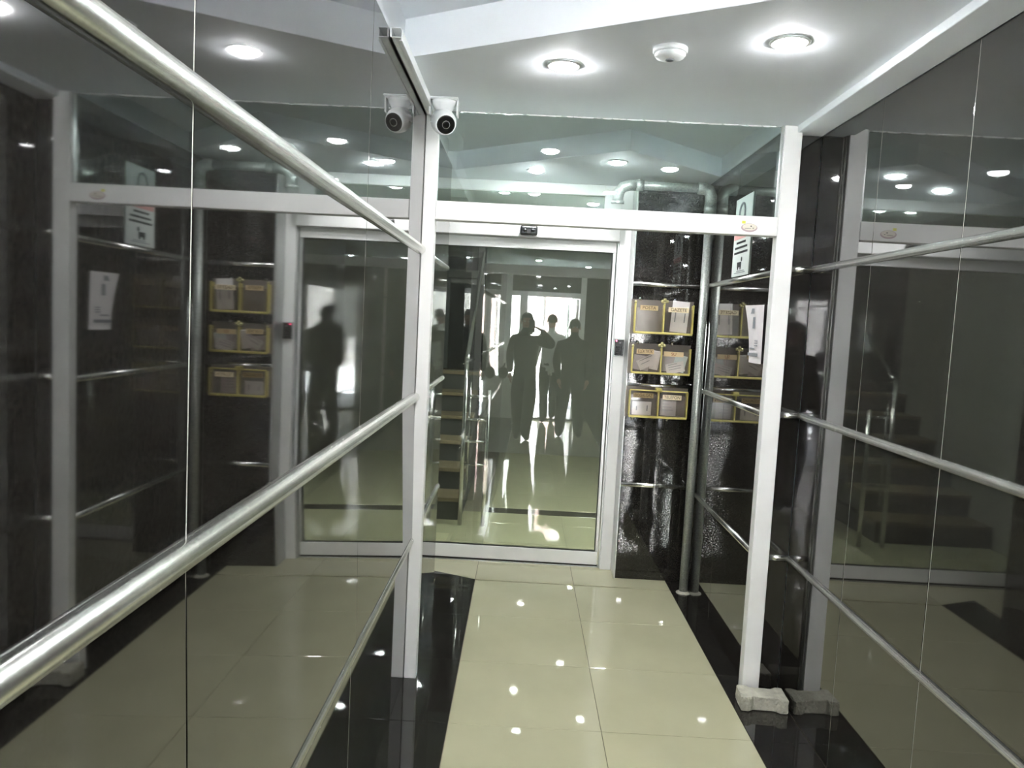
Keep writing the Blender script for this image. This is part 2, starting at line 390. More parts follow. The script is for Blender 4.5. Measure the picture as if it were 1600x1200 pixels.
b = MB(); b.lathe([(.028, 0), (.028, .0008)], (.001, -.0009, .001), (0, -1, 0), 28); b.xf(Matrix.Scale(.46, 4, (0, 0, 1))); b.build('oval_face', M['stk_o'], stk)
b = MB(); b.box((-.030, -.0012, .013), (-.016, 0, .024)); b.build('yellow_tab', M['stk_y'], stk)
b = MB(); b.box((.004, -.0026, .002), (.009, -.0018, .006)); b.box((.012, -.0026, -.004), (.018, -.0018, -.002)); b.box((-.018, -.0026, -.006), (.006, -.0018, -.0045)); b.build('print', M['ink_black'], stk)['kind'] = 'stuff'

# ------------------------------------------------------------------ door frame (structure) and its sliding leaf
b = MB(); b.box((.546, YD, 0), (.612, YD + .10, ZS2), .002); door_1 = struct(b.build('door_1', M['alu']))
b = MB(); b.box((.5365, YD + .02, .0), (.5458, YD + .09, 2.0), .001); b.build('jamb_stop', M['alu_grey'], door_1)
b = MB(); b.box((-.98, YD - .02, 2.006), (.5455, YD + .10, 2.105), .003); b.build('header_box', M['alu'], door_1)
b = MB(); b.box((-.98, YD + .01, 2.272), (.445, YD + .07, ZS2 - .001), .002); b.build('top_rail', M['alu'], door_1)
b = MB(); b.box((.445, YD + .012, 2.1055), (.5455, YD + .07, ZS2 - .001), .002); b.build('side_panel', M['alu'], door_1)
b = MB(); b.box((-.98, YD + .035, 2.1055), (.4448, YD + .041, 2.2718)); b.build('transom_pane', M['glass_door'], door_1)
b = MB(); b.box((-.98, YD + .035, 0), (.536, YD + .07, .006)); b.build('floor_track', M['alu_grey'], door_1)
YAW = .0092
leaf = thing('sliding_glass_door', 'tinted sliding glass door leaf mirroring three people and the bright street', 'door', (.535, YD + .052, 0), rz=-YAW)
b = MB(); b.box((-1.48, -.018, .016), (-.006, .018, .098), .002); b.build('bottom_rail', M['alu'], leaf)
b = MB(); b.box((-1.48, -.018, .0165), (-.004, .014, .0075)); b.build('brush_seal', M['rubber'], leaf)
b = MB(); b.box((-1.48, -.018, 1.942), (-.002, .018, 2.003), .002); b.build('top_rail', M['alu'], leaf)
b = MB(); b.box((-.021, -.016, .0985), (-.002, .016, 1.9415), .002); b.build('stile', M['alu_grey'], leaf)
b = MB(); b.box((-.0255, -.012, .0985), (-.0212, .012, 1.9415)); b.box((-1.48, -.012, .0985), (-.0256, .012, .1015)); b.box((-1.48, -.012, 1.939), (-.0256, .012, 1.9415)); b.build('gasket', M['rubber'], leaf)
b = MB(); b.box((-1.48, -.003, .1018), (-.0258, .003, 1.9388)); b.build('glass_pane', M['glass_door'], leaf)
sen = thing('motion_sensor', 'black motion sensor on the white header over the sliding door', 'sensor', (0, YD - .021, 2.043))
b = MB(); b.box((-.052, -.034, -.030), (.052, 0, .026), .011, 3); b.build('housing', M['plastic_black'], sen)
b = MB(); b.sphere((-.024, -.033, -.002), .014, 12, (1.1, .4, .8)); b.sphere((.024, -.033, -.002), .014, 12, (1.1, .4, .8)); b.build('detector_window', M['lens'], sen)
b = MB(); b.box((-.013, -.0358, -.021), (.013, -.0335, .007), .002); b.build('front_cover', M['rubber'], sen)
rd = thing('card_reader', 'black keypad reader with a red light on the white door jamb', 'reader', (.578, YD - .0005, 1.375))
b = MB(); b.box((-.032, -.014, -.053), (.032, 0, .053), .003); b.build('bezel', M['alu_grey'], rd)
b = MB(); b.box((-.027, -.019, -.048), (.027, -.0138, .048), .003); b.build('face_plate', M['plastic_black'], rd)
b = MB(); b.sphere((-.018, -.0195, .040), .005, 10); b.build('status_light', M['led'], rd)
b = MB(); b.sphere((.004, -.019, .028), .0045, 10, (1.2, .4, .8)); b.build('indicator', M['ink_grey'], rd)
b = MB()
for i in range(3):
    for j in range(4): b.box((-.018 + i * .013, -.0202, -.040 + j * .013), (-.009 + i * .013, -.0188, -.031 + j * .013))
b.build('keypad', M['rubber'], rd)

# ------------------------------------------------------------------ ceiling fittings
def downlight(x, y, z, label, r=.043):
    t = thing('downlight', label, 'light', (x, y, z), 'ceiling downlights')
    b = MB(); b.lathe([(r + .012, 0), (r + .012, -.002), (r + .006, -.005), (r, -.004), (r - .001, -.001), (r - .001, 0)], n=24); b.build('rim', M['plastic'], t)
    b = MB(); b.lathe([(r - .003, -.0012), (r - .003, -.004), (r - .008, -.009), (r - .018, -.013), (.008, -.015)], n=20); b.build('lens', M['lamp'], t)
    return t
downlight(.083, 2.507, ZS, 'lit round downlight in the front soffit, left of the smoke detector')
downlight(.70, 2.226, ZS, 'lit round downlight in the front soffit, right of the smoke detector')
downlight(.024, 4.313, ZS2, 'downlight beyond the screen glass, nearer the left wall')
downlight(.433, 3.996, ZS2, 'downlight beyond the screen glass, left of the bent pipe end')
downlight(-.17, 5.03, ZS2 - .002, 'downlight in the lobby ceiling behind the sliding door')
downlight(.03, 1.47, ZC, 'downlight in the high ceiling nearest ahead of the photographer')
downlight(.55, .75, ZC, 'downlight in the high ceiling above the right of the photographer')
downlight(.05, -.75, ZS, 'downlight over the dark clad photographer, mirrored in the door')
downlight(.75, -1.5, ZS, 'downlight between the hooded person and the entrance')
downlight(.15, -2.0, ZS, 'downlight just inside the street entrance')
sm = thing('smoke_detector', 'round white smoke detector on the soffit between two downlights', 'detector', (.385, 2.318, ZS))
b = MB(); b.lathe([(.05, 0), (.05, -.010), (.047, -.014)], n=32); b.build('base', M['plastic'], sm)
b = MB(); b.lathe([(.044, -.0135), (.045, -.019), (.040, -.026), (.026, -.031), (.0, -.032)], n=32); b.build('cover', M['plastic'], sm)
b = MB(); b.lathe([(.013, -.0305), (.013, -.0335), (.01, -.035)], n=18); b.build('test_button', M['ink_grey'], sm)
# CCTV turret
cc = thing('security_camera', 'white turret security camera on the soffit at the top of the left post', 'camera', (-.343, 2.955, ZS))
b = MB(); b.box((-.056, -.046, -.006), (.056, .05, 0), .002)
b.prism([(-.05, -.042), (.05, -.042), (.05, .046), (-.05, .046)], -.008, -.005); b.build('mount_plate', M['plastic'], cc)
b = MB(); b.lathe([(.048, -.006), (.044, -.020), (.030, -.042), (.026, -.048)], n=28)
for sx in (-1, 1): b.box((sx * .055 - .006 * (sx > 0), -.02, -.060), (sx * .055 + .006 * (sx < 0), .03, -.006), .002)
b.build('bracket', M['plastic'], cc)
cdir = Vector((.30, -.80, -.42)).normalized()
cb = Vector((0, .0, -.080))
b = MB(); b.sphere(cb, .047, 28); b.lathe([(.047, .0), (.0465, .018), (.042, .034), (.037, .046)], cb, cdir, 28)
b.lathe([(.049, .012), (.049, -.004), (.047, -.008)], cb, (0, 0, 1), 28); turret = b.build('turret', M['plastic'], cc)
b = MB(); b.lathe([(.034, .0455), (.034, .0485), (.031, .0495)], cb, cdir, 28); face = b.build('lens_face', M['plastic_black'], cc)
b = MB(); b.lathe([(.013, .049), (.013, .052), (.010, .0525)], cb, cdir, 24); b.build('lens', M['lens'], face)
b = MB(); b.lathe([(.0145, .0492), (.0145, .0505), (.0132, .0506), (.0131, .0493)], cb, cdir, 24); b.build('lens_ring', M['alu_grey'], face)
# cable trunking under the soffit on the left wall
tk = thing('cable_trunking', 'white cable trunking with an open end along the top of the left wall', 'trunking', (XL + .002, 2.65, ZS - .0005))
b = MB(); b.box((0, -.40, -.028), (.004, .42, 0)); b.box((0, -.40, -.002), (.030, .42, 0)); b.box((0, -.40, -.028), (.030, .42, -.026)); b.build('channel', M['plastic'], tk)
b = MB(); b.box((.030, -.385, -.029), (.033, .42, .0), .0008); b.box((.024, -.385, -.031), (.033, .42, -.029), .0005); b.build('cover', M['plastic'], tk)

# ------------------------------------------------------------------ pipe in the vestibule corner
pp = thing('steel_pipe', 'galvanised steel pipe rising right of the mail racks and turning left under the soffit', 'pipe', (.991, 4.31, 0))
b = MB(); b.cyl((0, 0, .004), (0, 0, 2.20), .0245, 20); b.build('riser', M['galv'], pp)
b = MB(); b.cyl((0, 0, 2.11), (0, 0, 2.145), .031, 18); b.cyl((0, 0, 2.145), (0, 0, 2.19), .034, 18); b.tube([(0, 0, 2.18), (-.0, 0, 2.235), (-.012, 0, 2.268), (-.045, 0, 2.28), (-.075, 0, 2.28)], .033, 16); b.build('elbow', M['galv'], pp)
b = MB(); b.cyl((-.06, 0, 2.28), (-.40, 0, 2.28), .0245, 20); b.build('branch', M['galv'], pp)
b = MB(); b.cyl((-.375, 0, 2.28), (-.415, 0, 2.28), .031, 18); b.tube([(-.41, 0, 2.28), (-.45, 0, 2.278), (-.485, .004, 2.268), (-.503, .012, 2.245), (-.508, .02, 2.215), (-.508, .024, 2.19)], .030, 16); b.build('elbow', M['galv'], pp)
b = MB(); b.lathe([(.036, 0), (.036, .018), (.029, .018), (.029, 0)], (-.508, .024, 2.178), (0, -.15, 1), 18); b.build('elbow_collar', M['galv'], pp)
b = MB(); b.lathe([(.042, 0), (.04, .004), (.028, .008), (.026, .012)], (0, 0, 0), (0, 0, 1), 20); b.build('foot_flange', M['concrete'], pp)

# ------------------------------------------------------------------ mail racks
def mail_rack(z0, z1, label, names, xl=.634, xr=.966, xd=.800, clip=True):
    W, H = xr - xl, z1 - z0
    t = thing('mail_rack', label, 'rack', (xl, YF - .0005, z0), 'acrylic mail racks on the granite')
    b = MB(); b.box((-.018, -.016, -.006), (W + .010, -.012, H + .012), .001); b.build('back_panel', M['acrylic'], t)
    for k, (a, c) in enumerate(((0, xd - xl), (xd - xl, W))):
        b = MB(); b.box((a + .006, -.060, .008), (c - .006, -.057, H * .80), .0008); b.build('pocket_front', M['acrylic_clear'], t)
    b = MB(); b.box((0, -.064, 0), (W, -.0165, .006), .0008); b.box((-.002, -.068, -.003), (W + .002, -.056, .009), .0015); b.build('bottom_bar', M['gold'], t)
    for k, x in enumerate((0, xd - xl, W)):
        b = MB(); b.box((x - .004, -.067, .006), (x + .004, -.057, H - .008), .0012); b.box((x - .0015, -.058, .006), (x + .0015, -.0165, H - .012)); b.build('upright', M['gold'], t)
        if clip and k < 2:
            b = MB(); b.sphere((x, -.062, H - .003), .0085, 12)
            if k == 1:
                for dx, dz in ((-.014, .006), (.014, .006), (0, .016)): b.sphere((x + dx, -.062, H - .001 + dz), .0095, 12)
            b.build('knob', M['brass'], t)
    if not clip:
        b = MB(); b.box((-.002, -.066, H - .010), (W + .002, -.058, H - .003), .001); b.box((xd - xl - .018, -.066, H - .014), (xd - xl + .018, -.0165, H + .010), .003); b.build('top_bar', M['gold'], t)
    for x in (.03, W - .10):
        b = MB(); zz = H + .016 if clip else -.014
        b.lathe([(.010, 0), (.010, .006), (.006, .010), (0.001, .011)], (x, -.012, zz), (0, -1, 0), 16); b.cyl((x, 0, zz), (x, -.0125, zz), .004, 8); b.build('fixing_screw', M['chrome_rail'], t)
    for txt, x0, x1, zz, mm, ink in names:
        b = MB(); b.box((x0 - xl, -.0715, zz - .014 - z0), (x1 - xl, -.0682, zz + .014 - z0), .0006); pt = b.build('name_plate', M[mm], t)
        if txt:
            me = text_mesh(txt, .0255)
            xs = [vv.co.x for vv in me.vertices]; wd = max(xs) - min(xs); s_ = min(1.0, (x1 - x0 - .016) / wd)
            me.transform(Matrix.Translation(((x0 + x1) / 2 - xl, -.0719, zz - z0)) @ Matrix.Rotation(math.pi / 2, 4, 'X') @ Matrix.Diagonal((s_, 1, 1, 1)))
            link('lettering', me, M[ink], pt)
    return t
mail_rack(1.472, 1.652, 'top mail rack, its two pockets marked POSTA and GAZETE', [('POSTA', .660, .762, 1.616, 'tan', 'ink'), ('GAZETE', .822, .938, 1.612, 'label_cream', 'ink')])
mail_rack(1.240, 1.400, 'middle mail rack, its two pockets marked ELEKTRİK and SU', [('ELEKTRİK', .655, .755, 1.366, 'tan', 'ink'), ('SU', .812, .925, 1.358, 'tan', 'ink_red')])
mail_rack(.985, 1.148, 'bottom mail rack, its two pockets marked DOĞALGAZ and TELEFON', [('DOĞALGAZ', .652, .768, 1.112, 'tan_dark', 'ink'), ('TELEFON', .822, .930, 1.108, 'label_cream', 'ink')], clip=False)
def paper(name, label, cat, cx, cz, w, h, rot, y, m, lines=0, group='mail in the wall racks', curve=.004, vertical=False):
    t = thing(name, label, cat, (cx, y, cz - h / 2), group)
    bm = bmesh.new(); n = 6; R = Matrix.Rotation(rot, 3, 'Y'); vs = []
    for side in (0, .0016):
        for i in range(n + 1):
            for j in (0, 1):
                p = R @ Vector((-w / 2 + w * i / n, 0, -h / 2 + h * j)) + Vector((0, -curve * math.sin(math.pi * i / n) - side, h / 2)); vs.append(bm.verts.new(p))
    for s in (0, 1):
        o = s * 2 * (n + 1)
        for i in range(n):
            q = (vs[o + 2 * i], vs[o + 2 * i + 2], vs[o + 2 * i + 3], vs[o + 2 * i + 1]); bm.faces.new(q if s else q[::-1])
    for i in range(n):
        for j in (0, 1):
            a, c = 2 * i + j, 2 * i + 2 + j; o = 2 * (n + 1); bm.faces.new((vs[a], vs[c], vs[o + c], vs[o + a]))
    for i in (0, n): bm.faces.new((vs[2 * i], vs[2 * i + 1], vs[2 * (n + 1) + 2 * i + 1], vs[2 * (n + 1) + 2 * i]))
    bmesh.ops.recalc_face_normals(bm, faces=bm.faces)
    me = bpy.data.meshes.new('sheet'); bm.to_mesh(me); bm.free(); link('sheet', me, m, t)
    if lines:
        b = MB(); rr = random.Random(int(cx * 1000))
        for k in range(lines):
            if vertical:
                x0 = -w * .28 + k * w * .56 / max(1, lines - 1); b.box((x0 - .003, -curve - .0034, h * .32), (x0 + .003, -curve - .0019, h * .32 + h * rr.uniform(.30, .42)))
            else:
                zz = h * (.85 - .7 * k / lines); b.box((-w * .36, -curve - .0034, zz), (w * rr.uniform(0, .36), -curve - .0019, zz + .003))
        if rot: b.xf(Matrix.Translation((0, 0, h / 2)) @ R.to_4x4() @ Matrix.Translation((0, 0, -h / 2)))
        b.build('print', M['ink_grey'], t)['kind'] = 'stuff'
    return t
paper('booklet', 'tall white booklet standing in the GAZETE pocket of the top rack', 'booklet', .895, 1.574, .098, .178, .06, YF - .036, M['paper'], 2, vertical=True)
paper('envelope', 'white envelope lying tilted across the ELEKTRİK pocket of the middle rack', 'envelope', .724, 1.308, .116, .060, -.48, YF - .050, M['paper'], 2)
paper('envelope', 'grey envelope behind the tilted white one in the ELEKTRİK pocket', 'envelope', .690, 1.299, .095, .085, .12, YF - .036, M['paper_grey'])
paper('leaflet', 'upright white leaflet beside the divider in the ELEKTRİK pocket', 'leaflet', .768, 1.318, .050, .110, .15, YF - .042, M['paper'])
paper('envelope', 'grey envelope standing at the back of the SU pocket', 'envelope', .850, 1.305, .085, .095, -.05, YF - .030, M['paper_grey'])
paper('bill', 'pale blue bill standing in the SU pocket of the middle rack', 'bill', .912, 1.306, .070, .098, .22, YF - .040, M['paper_blue'])
paper('bill', 'white folded bill lying low in front in the SU pocket', 'bill', .885, 1.280, .105, .060, -.25, YF - .050, M['paper'], 3)
paper('bill', 'white bill with a fold filling the lower half of the DOĞALGAZ pocket', 'bill', .708, 1.036, .110, .078, 0, YF - .046, M['paper'], 2, vertical=True)
paper('leaflet', 'grey leaflet standing in the TELEFON pocket of the bottom rack', 'leaflet', .862, 1.048, .092, .100, 0, YF - .040, M['paper_grey'], 4)

# sign and taped bill on the vestibule's right wall
sg = thing('notice_sign', 'tall white notice with a headset figure and red band on the right granite wall', 'sign', (XR - .0012, 3.726, 1.772))
b = MB(); b.box((-.004, -.140, 0), (0, .140, .376), .0008); b.build('board', M['sign'], sg)
b = MB(); b.tube([(-.0052, .012 + .045 * math.cos(a), .300 + .045 * math.sin(a)) for a in [math.pi * k / 9 - .4 for k in range(13)]], .006, 6)
b.box((-.0066, .035, .245), (-.0044, .062, .275), .001); b.box((-.0066, -.045, .262), (-.0044, -.030, .290), .001); b.cyl((-.0052, .05, .258), (-.0052, .0, .238), .004, 6); b.build('figure_print', M['ink_grey'], sg)
b = MB(); b.box((-.0062, -.125, .178), (-.0042, .125, .212)); b.build('red_band', M['pink'], sg)
b = MB()
for zz, a0, a1 in ((.160, -.07, .08), (.136, -.10, .10), (.112, -.11, .11)):
    y = a1
    while y > a0:
        l = random.uniform(.010, .030); b.box((-.0060, max(a0, y - l), zz - .005), (-.0042, y, zz + .005)); y -= l + .006
b.build('text_lines', M['ink_black'], sg)
b = MB(); b.sphere((-.0048, -.022, .078), .012, 10, (.1, 1, 1)); b.box((-.006, -.02, .042), (-.0042, .045, .066)); b.sphere((-.0048, .034, .040), .011, 10, (.1, 1, 1)); b.sphere((-.0048, -.008, .040), .011, 10, (.1, 1, 1)); b.build('pictogram', M['ink_black'], sg)
b = MB(); b.box((-.006, -.09, .014), (-.0042, .09, .017)); b.box((-.006, -.07, .022), (-.0042, .05, .025)); b.build('small_print', M['ink_grey'], sg)
rc = thing('taped_bill', 'long curled white paper bill taped on the right granite wall below the notice', 'bill', (XR - .002, 3.372, 1.372))
bm = bmesh.new(); vs = []
for s in (0, .0012):
    for j in range(9):
        for i in range(5):
            y = -.088 + .176 * i / 4; z = .252 * j / 8
            vs.append(bm.verts.new((-.004 - s - .030 * (j / 8) ** 2 * (i / 4) ** 2 - .010 * math.sin(math.pi * i / 4), y + .012 * (j / 8), z)))
for s in (0, 1):
    o = s * 45
    for j in range(8):
        for i in range(4):
            q = (vs[o + j * 5 + i], vs[o + j * 5 + i + 1], vs[o + j * 5 + i + 6], vs[o + j * 5 + i + 5]); bm.faces.new(q if s == 0 else q[::-1])
edge = [i for i in range(5)] + [j * 5 + 4 for j in range(1, 9)] + [40 + i for i in (3, 2, 1, 0)] + [j * 5 for j in range(7, 0, -1)]
for a, c in zip(edge, edge[1:] + edge[:1]): bm.faces.new((vs[a], vs[c], vs[45 + c], vs[45 + a]))
bmesh.ops.recalc_face_normals(bm, faces=bm.faces)
me = bpy.data.meshes.new('sheet'); bm.to_mesh(me); bm.free(); link('sheet', me, M['paper'], rc)
b = MB()
for zz, a0, a1, hh in ((.215, .0, .05, .022), (.150, -.012, .016, .050), (.095, -.06, -.02, .004), (.085, -.06, -.02, .004), (.075, -.06, -.015, .004), (.060, -.02, .05, .006), (.030, -.07, .07, .014)):
    x = -.012 - .030 * (zz / .252) ** 2 * .30 - .004
    b.box((x - .0012, a0, zz), (x, a1, zz + hh))
b.build('print', M['ink_grey'], rc)['kind'] = 'stuff'

# ------------------------------------------------------------------ concrete paver on the floor
pv = thing('concrete_paver', 'rough grey interlocking concrete paver lying at the foot of the right post', 'paver', (1.038, 3.008, 0), rz=math.radians(-3))
def wave(n=7):
    L, Wd = .092, .054; pts = []
    side = [(-L, 0), (-L + .030, .003), (-L + .050, -.014), (L - .050, -.014), (L - .030, .003), (L, 0)]
    bot = [(x, -Wd + (-o)) for x, o in side]; top = [(x, Wd + o) for x, o in side[::-1]]
    return bot + top
b = MB(); b.prism(wave(), .0005, .060, bev=.006)
bmesh.ops.subdivide_edges(b.bm, edges=b.bm.edges[:], cuts=2, use_grid_fill=True)
for vv in b.bm.verts:
    if vv.co.z > .004: vv.co += Vector((random.uniform(-1, 1), random.uniform(-1, 1), random.uniform(-1, .3))) * .0016
pvo = b.build('block', M['concrete'], pv)

# ------------------------------------------------------------------ lobby behind the sliding door
for a_, c_ in (((1.2, YD + .2, 0), (1.32, 9.2, ZC)), ((-1.25, 8.7, 0), (1.2, 9.2, ZC)), ((-1.4, YD + .2, 0), (-1.25, 9.2, ZC))):
    b = MB(); b.box(a_, c_); struct(b.build('wall_lobby', M['plaster']))
b = MB(); b.box((-1.25, YD + .1, ZS2), (1.2, 8.7, ZC)); b.build('soffit', M['paint'], ceiling)
b = MB(); b.box((-1.25, 7.2, 0), (-.375, 8.0, ZS2 - .001), .004); struct(b.build('wall_pier', M['granite']))
lp = thing('lobby_fill', 'added fill lamp, out of view, brightening the lobby behind the sliding door', 'lamp', (.88, 5.25, ZS2 - .001))  # unseen panel, added to lift the lobby's brightness behind the glass
b = MB(); b.box((-.21, -.31, -.022), (.21, .31, 0), .004); b.build('frame', M['plastic'], lp)
b = MB(); b.box((-.19, -.29, -.026), (.19, .29, -.0225), .002); b.build('diffuser', M['lobby_fill'], lp)
st = thing('staircase', 'stone stairs rising behind the left of the sliding door', 'stairs', (-.80, 5.62, 0.0008))
for k in range(6):
    b = MB(); b.box((-.44, .28 * k + .012, .17 * k), (.40, 1.56, .17 * (k + 1) - .03))
    b.build('riser', M['bark'], st)
    b = MB(); b.box((-.44, .28 * k - .01, .17 * (k + 1) - .03), (.41, .28 * k + .30 if k < 5 else 1.57, .17 * (k + 1)), .003); b.build('tread', M['stone'], st)
rl = thing('stair_railing', 'chrome tube railing beside the stairs behind the sliding door', 'railing', (-.31, 5.50, 0))
for x, h in ((-.085, 1.22), (.085, 1.0)):
    b = MB(); b.cyl((x, 0, 0), (x, 0, h), .016, 14); b.build('post', M['chrome_rail'], rl)
for z in (.45, .62, .78, .95):
    b = MB(); b.cyl((-.085, 0, z), (.085, 0, z), .010, 12); b.build('rung', M['chrome_rail'], rl)
b = MB(); b.tube([(-.085, 0, 1.2), (-.085, .1, 1.26), (-.085, 1.5, 2.1)], .018, 12); b.build('handrail', M['chrome_rail'], rl)
b = MB(); b.cyl((-.05, 0.02, .30), (-.05, 0.02, 1.05), .008, 10); b.build('baluster', M['chrome_rail'], rl)

# ------------------------------------------------------------------ street entrance behind the photographer
b = MB(); b.box((XL, YE - .06, 0), (-.335, YE, ZS), .002); b.box((-.44, YE - .06, ZS - .1), (XN, YE, ZS), .002)
door_2 = struct(b.build('door_2', M['alu']))
def part2(n, x0, x1, z0, z1, m, dy=.06):
    b = MB(); b.box((x0, YE - dy, z0), (x1, YE, z1), .002); return b.build(n, m, door_2)
part2('frame_rail', -.335, .72, 1.90, 1.975, M['alu']); part2('post', -.205, -.09, 0, 1.90, M['alu']); part2('post', .715, .80, 0, ZS - .1, M['alu'])
part2('kick_panel', -.335, -.205, 0, .66, M['alu'])
part2('side_panel', .80, XN, 0, ZS - .1, M['granite'])
b = MB(); b.box((-.335, YE - .034, .66), (-.205, YE - .028, 1.90)); b.build('side_pane', M['glass_entry'], door_2)
b = MB(); b.box((-.335, YE - .05, 1.975), (.715, YE - .028, ZS - .1)); b.build('transom_panel', M['granite'], door_2)
b = MB(); b.box((-.09, YE - .10, 0), (.715, YE, .03), .003); b.build('threshold', M['granite_floor'], door_2)
od = thing('entrance_door', 'glazed white entrance door standing open to the street', 'door', (.70, YE - .065, .032), rz=math.radians(-8))
b = MB(); b.box((-.04, -.80, 0), (0, -.74, 1.85), .002); b.box((-.04, -.06, 0), (0, 0, 1.85), .002); b.box((-.04, -.74, 0), (0, -.06, .12), .002); b.box((-.04, -.74, 1.77), (0, -.06, 1.85), .002); b.build('door_frame', M['alu'], od)
b = MB(); b.box((-.023, -.74, .12), (-.017, -.06, 1.77)); b.build('glass_pane', M['glass_entry'], od)
b = MB(); b.cyl((-.075, -.68, .8), (-.075, -.68, 1.3), .014, 12); b.cyl((-.075, -.68, .85), (-.04, -.70, .85), .008, 8); b.cyl((-.075, -.68, 1.25), (-.04, -.70, 1.25), .008, 8); b.build('pull_handle', M['chrome_rail'], od)
b = MB(); b.box((-14, -24, -.25), (14, YE - .12, -.03)); struct(b.build('pavement', M['asphalt']))
fb = thing('street_building', 'grey building across the street in front of the open entrance', 'building', (0, -12, -.03))
b = MB(); b.box((-9, -3, 0), (9, 0, 7)); b.build('wall', M['facade'], fb)
b = MB(); b.box((.27, 0, 0), (.72, .3, 7), .01); b.build('pier', M['pinkwall'], fb)
for x in (1.0, -1.9):
    b = MB(); b.box((x, 0, .9), (x + .9, .05, 2.4), .01); wf = b.build('window_frame', M['iron'], fb)
    for k in range(4):
        b = MB(); b.cyl((x + .12 + .22 * k, .07, .9), (x + .12 + .22 * k, .07, 2.4), .012, 6); b.build('bar', M['iron'], wf)
b = MB(); b.box((-3.6, YE - .5, -.03), (XL - .0, YE - .1, 3.2)); b.box((XN, YE - .5, -.03), (4.2, YE - .1, 3.2)); b.box((XL, YE - .5, ZC), (XN, YE - .1, 3.2)); struct(b.build('wall_street', M['facade']))

# ------------------------------------------------------------------ people (seen mirrored in the door)
def skin_mesh(chain, segs, sub=2):
    """chain: {name: (pos, rx, ry)}; segs: [(a, b)]; returns mesh grown by a Skin modifier"""
    names = list(chain); idx = {n: i for i, n in enumerate(names)}
    me = bpy.data.meshes.new('skeleton'); me.from_pydata([chain[n][0] for n in names], [(idx[a], idx[c]) for a, c in segs], [])
    o = bpy.data.objects.new('skeleton', me); COL.objects.link(o)
    md = o.modifiers.new('skin', 'SKIN'); md.use_smooth_shade = True; md.branch_smoothing = .6
    for i, n in enumerate(names):
        sv = me.skin_vertices[0].data[i]; sv.radius = chain[n][1:3]; sv.use_root = (i == 0)
    s = o.modifiers.new('sub', 'SUBSURF'); s.levels = sub; s.render_levels = sub
    bpy.context.view_layer.update()
    r = bpy.data.meshes.new_from_object(o.evaluated_get(bpy.context.evaluated_depsgraph_get()))
    bpy.data.objects.remove(o); bpy.data.meshes.remove(me)
    return r
def hand_chain(wrist, palm_dir, up_dir, curl, scale=1.0):
    """five fingers of different length off a palm; palm_dir along the hand, up_dir = palm normal"""
    d = Vector(palm_dir).normalized(); n = Vector(up_dir); n = (n - d * n.dot(d)).normalized(); s = d.cross(n)
    w_ = Vector(wrist); ch = {'wrist': (w_, .024, .019), 'palm': (w_ + d * .05 * scale, .034, .016), 'knuck': (w_ + d * .085 * scale, .034, .013)}
    sg_ = [('wrist', 'palm'), ('palm', 'knuck')]; fingers = []
    for k, (off, ln) in enumerate(((-.030, .062), (-.010, .074), (.011, .070), (.030, .056))):
        base = w_ + d * .080 * scale + s * off
        p = [base]; a = 0
        for j in range(3):
            a += curl * (.5 if j == 0 else 1); p.append(p[-1] + (d * math.cos(a) + n * math.sin(a)) * ln * (.42, .33, .25)[j] * 1.1)
        fingers.append(p)
    th = w_ + d * .03 * scale - s * .028; fingers.append([th, th + d * .025 - s * .025 + n * .01, th + d * .055 - s * .03 + n * .022, th + d * .078 - s * .024 + n * .03])
    return ch, sg_, fingers
